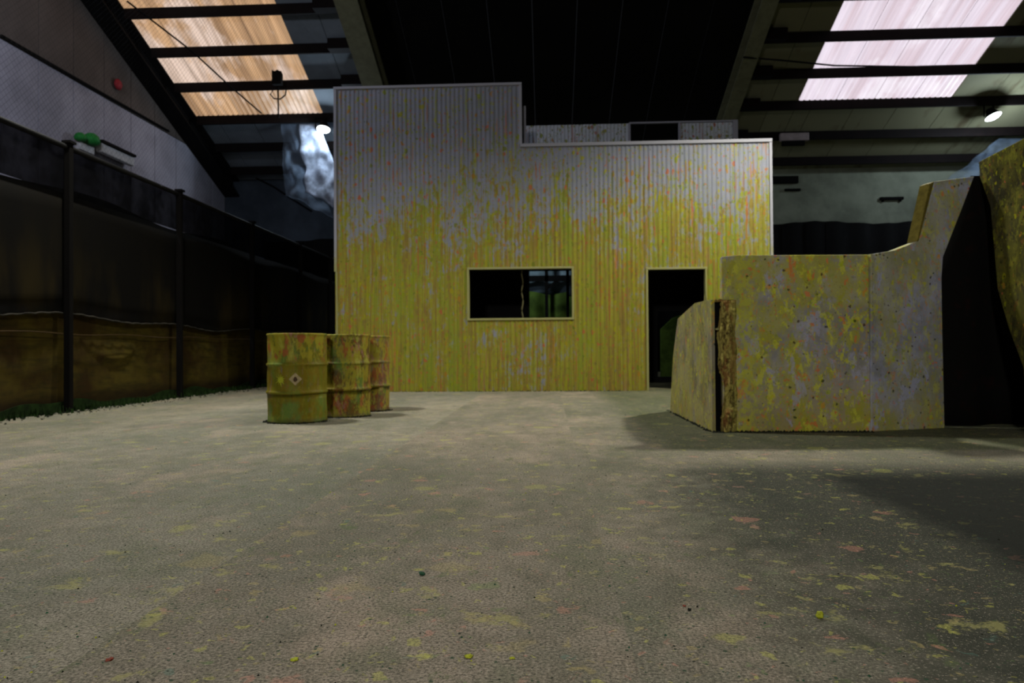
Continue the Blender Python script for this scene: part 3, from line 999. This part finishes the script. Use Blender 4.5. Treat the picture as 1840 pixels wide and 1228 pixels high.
# rear parapet seen over the front wall
rp = lambda px, py: onY(px, py, RY)
ZR = rp(1050, 224).z
xr0, xr1, xr2, xr3 = rp(941, 240).x, rp(1131, 240).x, rp(1221, 240).x, rp(1320, 240).x
rw0, rw1 = rp(951, 488), rp(1026, 580)
rd0, rd1 = rp(1180, 560), rp(1222, 560)
zz0 = 2.86
corrugated((xr0, RY), (xr1, RY), lambda q: ZR, [], 0.76, 'parapet_sheet', M['clad_rear_lit'], ho, zz0)
corrugated((xr2, RY), (xr3, RY), lambda q: ZR - .02, [], 0.76, 'parapet_sheet', M['clad_rear_lit'], ho, zz0)
tb('parapet_trim', xr1 - .03, xr1 + .02, RY - .04, RY + .05, zz0, ZR)
tb('parapet_trim', xr3 - .04, xr3 + .06, RY - .05, RY + .05, zz0, ZR + .02)
tb('parapet_trim', xr2 - .02, xr2 + .02, RY - .04, RY + .05, zz0, ZR)
MB().box(xr1, xr3, RY - 0.03, RY + 0.03, ZR - 0.012, ZR + 0.022).build('parapet_rail', M['trim'], ho)
q = onY(940.5, 200, HY + .5)
tb('parapet_post', q.x - 0.012, q.x + 0.045, HY + 0.42, HY + 0.5, zz0, onY(940, 193, HY + .5).z)
# rear wall of the lower storey with a window and a doorway looking into the hall behind
def rear(xa, xb, za, zb):
    if xb > xa and zb > za:
        MB().box(xa, xb, RY - .08, RY - .02, za, zb).build('rear_lining', M['clad_in'], ho)
rear(XA + .06, rw0.x, 0, 2.75); rear(rw0.x, rw1.x + .12, 0, 0.55); rear(rw0.x, rw1.x + .12, rw0.z, 2.75)
rear(rw1.x + .12, rd0.x, 0, 2.75); rear(rd0.x, rd1.x, rd0.z, 2.75); rear(rd1.x, XB - .06, 0, 2.75)
rear(rd0.x, rd1.x, 0, 0.12)
xm = rp(1020, 530).x
MB().box(xm - .03, xm + .03, RY - .1, RY, .55, rw0.z).build('window_bar', M['steel'], ho)
# pale strip hanging inside the front window
q = onY(938.5, 500, HY + .25)
MB().tube([(q.x + 0.012 * math.sin(i * 1.3), HY + .25, W1.z - .1 + (W0.z + 0.1 - W1.z) * i / 14) for i in range(15)], 0.014, 6).build('frayed_strip', plain('frayed_strip', (0.12, 0.11, 0.05)), ho)

# screen behind the house, seen through its openings
SY = RY + 2.2
s_ = lambda px, py: onY(px, py, SY)
ga = thing('rear_screen', 'green and grey screen on dark posts seen through the house window', 'screen', (s_(980, 600).x, SY, 0))
zg = s_(990, 528).z
xa_, xb_ = s_(930, 500).x, s_(1045, 500).x
MB().grid(lambda u, w: (xa_ + (xb_ - xa_) * u, SY + .05 * math.sin(u * 17), .02 + (zg + 0.04 * math.sin(u * 9)) * w), 40, 6).build('green_cloth', M['green_bright'], ga, smooth=True, solid=.004)
MB().grid(lambda u, w: (xa_ + (xb_ - xa_) * u, SY + .06 + .03 * math.sin(u * 14), zg - .05 + 0.95 * w), 30, 4).build('grey_cloth', M['grey_blue'], ga, smooth=True, solid=.004)
xm = s_(982, 500).x
MB().box(xm - .04, xm + .04, SY - .14, SY - .06, 0, zg + 1.0).build('post', M['steel'], ga)
MB().box(xa_ - .05, xb_ + .05, SY - .14, SY - .06, s_(980, 500).z - .09, s_(980, 500).z + .05).build('rail', M['steel'], ga)
MB().bar((xm, SY - .1, s_(980, 520).z), (s_(1012, 497).x, SY - .1, s_(1012, 497).z), .06, .06).build('brace', M['steel'], ga)
MB().box(xa_ - .02, xa_ + .05, SY - .14, SY - .06, 0, zg + 1).build('post', M['steel'], ga)
gp = MB().prism([s_(1187, 676), s_(1240, 676), s_(1240, 560), s_(1208, 572), s_(1187, 592)], (0, 0.06, 0))
zmin = min(q[2] for q in gp.v)
gp.v = [(q[0], q[1], 0.0 if q[2] < zmin + 0.01 else q[2]) for q in gp.v]
o = gp.build('green_board', M['green_bright'], bevel=.01)
tag(o, 'dim green board with sloping top seen through the doorway', 'board')

# ------------------------------------------------------------------ oil drums
def drum(px, py_front, label, mat, seed, rotz=0.0):
    q = onZ(px, py_front)
    d_ = Vector((q.x, q.y, 0)).normalized()
    R = 0.2925
    c = Vector((q.x, q.y, 0)) + d_ * R
    t_ = thing('oil_drum', label, 'drum', c, 'oil drums in front of the house')
    prof = [(R - .012, 0.0), (R, .004), (R + .004, .012), (R, .022), (R - .004, .03)]
    def ring(z):
        return [(R - .004, z - .022), (R + .002, z - .012), (R + .009, z - .005), (R + .009, z + .005), (R + .002, z + .012), (R - .004, z + .022)]
    z = .03
    for zr in (0.30, 0.575):
        while z + .06 < zr: z += .05; prof.append((R - .004, z))
        prof += ring(zr); z = zr + .022
    while z < .80: z += .04; prof.append((R - .004, z))
    prof += [(R - .004, .85), (R, .862), (R + .005, .870), (R + .004, .880), (R - .004, .884), (R - .012, .880), (R - .014, .862)]
    mb_ = MB().lathe(prof, 64)
    rd = random.Random(seed)
    nv = []
    for vx in mb_.v:
        dd = noise.noise(Vector((vx[0] * 4 + seed, vx[1] * 4, vx[2] * 5))) * 0.006
        r_ = math.hypot(vx[0], vx[1])
        nv.append((vx[0] * (1 + dd / max(r_, .01)), vx[1] * (1 + dd / max(r_, .01)), vx[2]))
    mb_.v = nv
    b_ = mb_.build('drum_body', mat, smooth=True); b_.parent = t_
    l_ = MB().lathe([(R - .016, .855), (R - .03, .858), (.01, .858)], 48).build('lid', mat, smooth=False); l_.parent = t_
    for a_, rr_ in ((0.5, .035), (3.4, .02)):
        MB().lathe([(rr_, .858), (rr_, .875), (rr_ * .6, .877)], 16, (0.18 * math.cos(a_), 0.18 * math.sin(a_), 0)).build('bung', M['steel']).parent = t_
    return t_, c, R


def on_drum(t_, R, du, z, shape, th, name, mat):
    """flat patch wrapped on the drum; du = offset to the right of its face to the camera"""
    c = t_.location
    base = math.atan2(-c.y, -c.x)
    out_in, out_out = [], []
    for sx, sz in shape:
        a_ = base + (du + sx) / R
        out_in.append((math.cos(a_) * (R - .003), math.sin(a_) * (R - .003), z + sz))
        out_out.append((math.cos(a_) * (R + th), math.sin(a_) * (R + th), z + sz))
    mb_ = MB(); n_ = len(shape)
    mb_.v = out_in + out_out
    mb_.f = [tuple(range(n_, 2 * n_)), tuple(range(n_ - 1, -1, -1))] + [(i, (i + 1) % n_, n_ + (i + 1) % n_, n_ + i) for i in range(n_)]
    o_ = mb_.build(name, mat); o_.parent = t_
    return o_


d1, c1, R1 = drum(534.5, 762, 'front olive green oil drum with diamond warning label and red splashed top', M['drum1'], 1)
s = 0.062
dia = on_drum(d1, R1, -0.018, 0.435, [(-s, 0), (0, -s), (s, 0), (0, s)], .004, 'warning_label', M['label'])
ink = []
for a0 in range(4):
    pass
o = on_drum(d1, R1, -0.018, 0.430, [(-.022, -.004), (-.004, -.026), (.02, -.006), (.012, .02), (-.004, .032), (-.016, .014)], .0055, 'flame_symbol', M['label_ink'])
o.parent = dia
star = []
for i in range(22):
    a_ = 2 * math.pi * i / 22
    rr_ = (0.062 if i % 2 else 0.026) * random.uniform(.75, 1.2)
    star.append((math.cos(a_) * rr_, math.sin(a_) * rr_))
on_drum(d1, R1, -0.165, 0.43, star, .0045, 'paint_star', M['crumb_y'])
d2, c2, R2 = drum(617, 751.5, 'middle oil drum crusted with brown and yellow paint behind the green one', M['drum2'], 2)
d3, c3, R3 = drum(656, 741, 'rearmost oil drum streaked pink and yellow nearest the house', M['drum3'], 3)

# ------------------------------------------------------------------ splattered bunker boards on the right
def board(poly, d, name, mat, parent=None, bevel=.008):
    return MB().prism(poly, d).build(name, mat, parent, bevel=bevel)


# low wing wall running away from the camera
WX = 1.41
wx = lambda px, py: onX(px, py, WX)
q0 = onZ(1280, 777); WX = q0.x
print('wing X', WX, q0.y)
far = wx(1204, 738)
lw = thing('low_wing_wall', 'low brownish board wall with clipped corner in front of the doorway', 'wall', (WX, q0.y, 0))
poly = [Vector((WX, q0.y, 0)), Vector((WX, far.y, 0)), wx(1209, 643), wx(1217.5, 573), wx(1248, 545), wx(1264, 541), Vector((WX, q0.y, wx(1279, 538).z))]
board(poly, (0.03, 0, 0), 'side_board', M['slab_wing'], lw, .004)
ztop = poly[-1].z
# crumbling thick core exposed at the near end
def core(u, w):
    # u around front (left edge -> right edge), w height
    z = w * (ztop - .01)
    left = WX + 0.055 + 0.03 * (noise.noise(Vector((1.3, 0, z * 4))) + 0.4) + (0.03 if z < .55 else 0) * min(1, (0.55 - z) * 6 if z < .55 else 0)
    x = left + (WX + .205 - left) * u
    y = q0.y - 0.02 + 0.05 * noise.noise(Vector((x * 22, z * 9, 2))) + 0.02 * noise.noise(Vector((x * 60, z * 50, 5)))
    if u < .06: y += .1
    if u > .94: y += .05
    return (x, y, z)
MB().grid(core, 26, 120).build('crusted_core', M['core'], lw, smooth=True, solid=.01)
back_poly = [(WX + .03, q0.y + .06, 0), (WX + .03, far.y - .05, 0), (WX + .03, wx(1209, 643).y - .05, .6), (WX + .03, wx(1217.5, 573).y, 1.0), (WX + .03, wx(1248, 545).y, ztop - .02), (WX + .03, q0.y + .06, ztop - .02)]
board(back_poly, (0.15, 0, 0), 'shade_backing', M['black'], lw, .004)  # black backing put in for the darkness inside the hollow
MB().box(WX + .03, WX + .2, q0.y + .01, q0.y + .07, ztop - .02, ztop + .004).build('end_cap', M['core'], lw, bevel=.008)
MB().box(WX + .035, WX + .06, q0.y - .012, q0.y + .02, .86, .875).build('snapped_tie', M['trim'], lw)
q = wx(1263, 541)
MB().prism([(WX + .01, q.y - .01, q.z - .03), (WX + .035, q.y - .01, q.z - .03), (WX + .028, q.y, q.z + .05), (WX + .016, q.y, q.z + .055)], (0, .02, 0)).build('splinter', M['trim'], lw)

# main front wall, left flat board
AY = q0.y - 0.01
ay = lambda px, py: onY(px, py, AY)
mw = thing('main_board_wall', 'wide grey board wall thick with yellow and orange paint hits', 'wall', (ay(1430, 700).x, AY, 0))
tl = ay(1297, 461)
xcr = ay(1565, 600).x
poly = [Vector((WX + .16, AY + .02, 0)), Vector((xcr, AY + .02, 0)), Vector((xcr, AY + .02, ay(1565, 457).z)), Vector((tl.x + .12, AY + .02, ay(1330, 458).z)), Vector((tl.x, AY + .02, tl.z))]
poly[0] = Vector((tl.x, AY + .02, 0))
board(poly, (0, .07, 0), 'front_board', M['slab'], mw, .01)
# right board, turned slightly back, with the leaning horn
E = Vector((onZ(1698, 770).x, onZ(1698, 770).y, 0))
Cc = Vector((xcr, AY + .02, 0))
dv = (E - Cc).normalized(); nv_ = Vector((-dv.y, dv.x, 0))


def onP(px, py):
    d = ray(px, py); t_ = (Cc - CAM).dot(nv_) / d.dot(nv_)
    return CAM + d * t_


pp = [onP(1565, 457), onP(1608, 450), onP(1651, 433), onP(1661, 405), onP(1679, 326), onP(1720, 321), onP(1751, 317), onP(1728, 378), onP(1695, 462), onP(1692.5, 500), onP(1694, 600), onP(1698, 770)]
poly = [Cc.copy()] + pp
poly[-1].z = 0
poly = poly[::-1]
board(poly, nv_ * .09, 'horned_board', M['slab_grey'], mw, .008)
# thick edge strip on the left side of the horn
e1, e2, e3, e4 = onP(1651, 433), onP(1679, 326), onP(1671, 330), onP(1648, 434)
strip = [e1, e2, e3 - nv_ * .0, e4]
board(strip, nv_ * .11, 'edge_strip', plain('olive_edge', (0.15, 0.12, 0.02), .8, 0, .4, 20), mw, .004)

# tall board parallel to the hall, far right, with a clipped inner edge
BX = 3.87
bx = lambda px, py: onX(px, py, BX)
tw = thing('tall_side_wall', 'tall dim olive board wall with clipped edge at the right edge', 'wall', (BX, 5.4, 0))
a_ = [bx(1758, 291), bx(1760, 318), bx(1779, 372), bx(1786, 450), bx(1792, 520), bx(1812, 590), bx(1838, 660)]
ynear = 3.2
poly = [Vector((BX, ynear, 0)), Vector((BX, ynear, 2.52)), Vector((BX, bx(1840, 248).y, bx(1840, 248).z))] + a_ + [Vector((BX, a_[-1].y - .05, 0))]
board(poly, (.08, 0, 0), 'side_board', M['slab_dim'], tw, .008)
# black drape added for the dark shade between the two boards
dr0 = Vector((E.x - .12, E.y + .16, 0)); dr1 = Vector((5.6, 7.0, 0))
zt = onY(1752, 312, (dr0.y + dr1.y) / 2).z
L_ = (dr1 - dr0)
nn = Vector((-L_.y, L_.x, 0)).normalized()
top0, top1 = onY(1745, 330, dr0.y).z, onY(1760, 292, dr1.y).z


def dr(u, w):
    p_ = dr0 + L_ * u + nn * (.05 * math.sin(u * 24) * (1 - .3 * w))
    px = proj(p_)[0]
    lim = 470 if px < 1692 else (470 - (px - 1692) / 58 * 150 if px < 1750 else 310)
    zt_ = CAM.z + (onY(px, lim + 6, p_.y).z - CAM.z)
    return (p_.x, p_.y, zt_ * w)


t = NT('shade_drape', .95)
a, _ = t.noise(t.pos, 6, 4)
mat = t.done(t.mix(t.ramp(a, .55, .7, 0, .6), (0.0028, 0.0026, 0.002), (0.012, 0.003, 0.002)))
o = MB().grid(dr, 90, 8).build('shade_drape', mat, smooth=True, solid=.006)
tag(o, 'black drape added as shade in the gap between the horned board and tall wall', 'drape')
# unseen board added just out of frame to shade the near right floor
nb = thing('shade_board', 'unseen board added just beyond the right edge to shade the floor', 'wall', (2.5, 2.0, 0))
MB().prism([(2.72, 3.45, 0), (2.3, 0.2, 0), (2.3, 0.2, 1.9), (2.5, 2.0, 1.9), (2.66, 3.0, 1.7), (2.72, 3.45, 1.3)], (.08, -.01, 0)).build('front_board', M['slab'], nb, bevel=.008)
MB().box(2.5, 2.9, 1.2, 1.3, 0, 0.08).build('shade_board_foot', M['steel'], nb)

# ------------------------------------------------------------------ sheets of thin plastic film catching the lamp light
def film(poly_px, plane, mat, label, name='plastic_film', amp=.12, nu=26, nv=34):
    (tlx, tly), (trx, try_), (brx, bry), (blx, bly) = poly_px
    def fn(u, w):
        px = (tlx + (trx - tlx) * u) * (1 - w) + (blx + (brx - blx) * u) * w
        py = (tly + (try_ - tly) * u) * (1 - w) + (bly + (bry - bly) * u) * w
        px += 8 * noise.noise(Vector((w * 4, u * .8, 7))) * (0.3 + w)
        py += 10 * w * noise.noise(Vector((u * 4, 3, 1)))
        p_ = onY(px, py, plane)
        k = noise.noise(Vector((p_.x * 1.3, 3, p_.z * .9))) + .6 * noise.noise(Vector((p_.x * 4, 9, p_.z * 2.2)))
        return p_ + Vector((0, amp * k * min(1, w * 2.5), 0))
    o_ = MB().grid(fn, nu, nv).build(name, mat, smooth=True, solid=.002)
    tag(o_, label, 'plastic sheet')
    return o_


film([(538, 223), (576, 223), (626, 386), (550, 346)], 20.92, M['film'], 'crumpled bright plastic film hanging beside the left lamp', amp=.3)
film([(505, 223), (556, 223), (600, 392), (512, 352)], 20.96, M['haze_film'], 'thin bluish plastic film hanging behind the bright one', amp=.35)
film([(1795, 249), (1900, 249), (1900, 370), (1700, 325)], 22.13, M['haze_film'], 'thin bluish plastic film hanging under the right lamp', amp=.3)

# ------------------------------------------------------------------ crumbs and chips on the floor
def chip(px, py, r, mat, label, seed, flat=.45, cat='paint crumb', name='paint_crumb'):
    p_ = onZ(px, py)
    rd = random.Random(seed)
    bm = bmesh.new()
    bmesh.ops.create_icosphere(bm, subdivisions=3, radius=r)
    for v_ in bm.verts:
        k = 1 + .55 * noise.noise(v_.co * (1.4 / r) + Vector((seed, 0, 0))) + .25 * noise.noise(v_.co * (4 / r) + Vector((0, seed, 0)))
        v_.co = v_.co * k
        v_.co.z *= flat
    mz = min(v_.co.z for v_ in bm.verts)
    for v_ in bm.verts: v_.co.z -= mz
    me = bpy.data.meshes.new(name); bm.to_mesh(me); bm.free()
    me.materials.append(mat)
    for pg in me.polygons: pg.use_smooth = True
    o_ = bpy.data.objects.new(name, me)
    o_.location = (p_.x, p_.y, -0.001)
    col.objects.link(o_)
    tag(o_, label, cat)
    return o_


chip(1473, 1112, .0092, M['crumb_y'], 'knobbly lime yellow paint ball lump on the right foreground floor', 5, .95, 'paint ball', 'burst_ball')
chip(529, 1187, .0085, M['crumb_y'], 'flat yellow paint chip at the lower left of the floor', 8, .3)
chip(842, 1182, .0095, M['crumb_y'], 'larger yellow paint chip at bottom centre, left of its neighbour', 12, .35)
chip(920, 1184, .006, M['crumb_y'], 'small yellow paint chip at bottom centre, right of the larger', 15, .35)
chip(197, 1187, .0075, M['crumb_r'], 'rust red paint chip near the bottom left corner', 18, .4)
chip(758, 1034, .010, M['crumb_g'], 'green paint crumb on the middle of the floor', 21, .5)
chip(1239, 1098, .0045, M['crumb_d'], 'small black pebble left of the lime yellow lump', 24, .8, 'pebble', 'pebble')
chip(1230, 1090, .0045, M['crumb_r'], 'tiny red crumb beside the black pebble', 27, .5)
# uncountable grit
rg = random.Random(11)
for nm, mt, cnt, lab in (('dark_grit', M['crumb_d'], 1500, 'scattered dark grit and crumbs all over the concrete floor'),
                         ('green_grit', M['crumb_g'], 900, 'scattered dark green paint crumbs on the concrete floor'),
                         ('yellow_grit', M['crumb_y'], 420, 'scattered yellow paint crumbs on the concrete floor'),):
    mb = MB()
    for i in range(cnt):
        Y = 1.45 + 10.2 * rg.random() ** 1.35
        X = rg.uniform(-0.80, 0.72) * (Y + .15)
        if X < FX + .1: continue
        if X > 1.35 and Y > 5.9: continue
        if X < -1.1 and Y > 6.6: continue
        r = .0010 + .0046 * rg.random() ** 2 * (1 + .10 * Y)
        h_ = r * rg.uniform(.35, .8)
        a0 = rg.random() * 6
        b_ = len(mb.v)
        for k in range(5):
            rr_ = r * rg.uniform(.6, 1.4)
            mb.v.append((X + math.cos(a0 + k * 1.256) * rr_, Y + math.sin(a0 + k * 1.256) * rr_, -.003))
        mb.v.append((X, Y, h_))
        for k in range(5): mb.f.append((b_ + k, b_ + (k + 1) % 5, b_ + 5))
    tag(mb.build(nm, mt), lab, 'grit', kind='stuff')
# dirt gathered at the feet of walls and drums
mb = MB()


def clod(X, Y, r):
    b_ = len(mb.v)
    for k in range(6):
        rr_ = r * rg.uniform(.6, 1.3)
        mb.v.append((X + math.cos(k * 1.047) * rr_, Y + math.sin(k * 1.047) * rr_, -.003))
    mb.v.append((X, Y, r * rg.uniform(.5, 1.2)))
    for k in range(6): mb.f.append((b_ + k, b_ + (k + 1) % 6, b_ + 6))


for i in range(420):
    u = rg.random()
    X = WX + u * (xcr - WX); Y = AY + .0 - .04 * rg.random() ** 2
    clod(X, Y, rg.uniform(.006, .02))
for i in range(140):
    clod(WX - .03 * rg.random(), q0.y + 2.2 * rg.random(), rg.uniform(.006, .018))
for c, R in ((c1, R1), (c2, R2), (c3, R3)):
    for i in range(110):
        a_ = rg.uniform(math.pi, 2 * math.pi); rr_ = R + .04 * rg.random() ** 2
        clod(c.x + math.cos(a_) * rr_, c.y + math.sin(a_) * rr_, rg.uniform(.006, .02))
for i in range(500):
    clod(FX + .1 + .35 * rg.random() ** 2, rg.uniform(5.5, 16), rg.uniform(.005, .02))
for i in range(300):
    X = rg.uniform(XA, D0.x)
    clod(X, HY - .03 - .05 * rg.random() ** 2, rg.uniform(.005, .02))
tag(mb.build('swept_dirt', M['crumb_d']), 'dark dirt gathered at the feet of walls, fence and drums', 'dirt', kind='stuff')
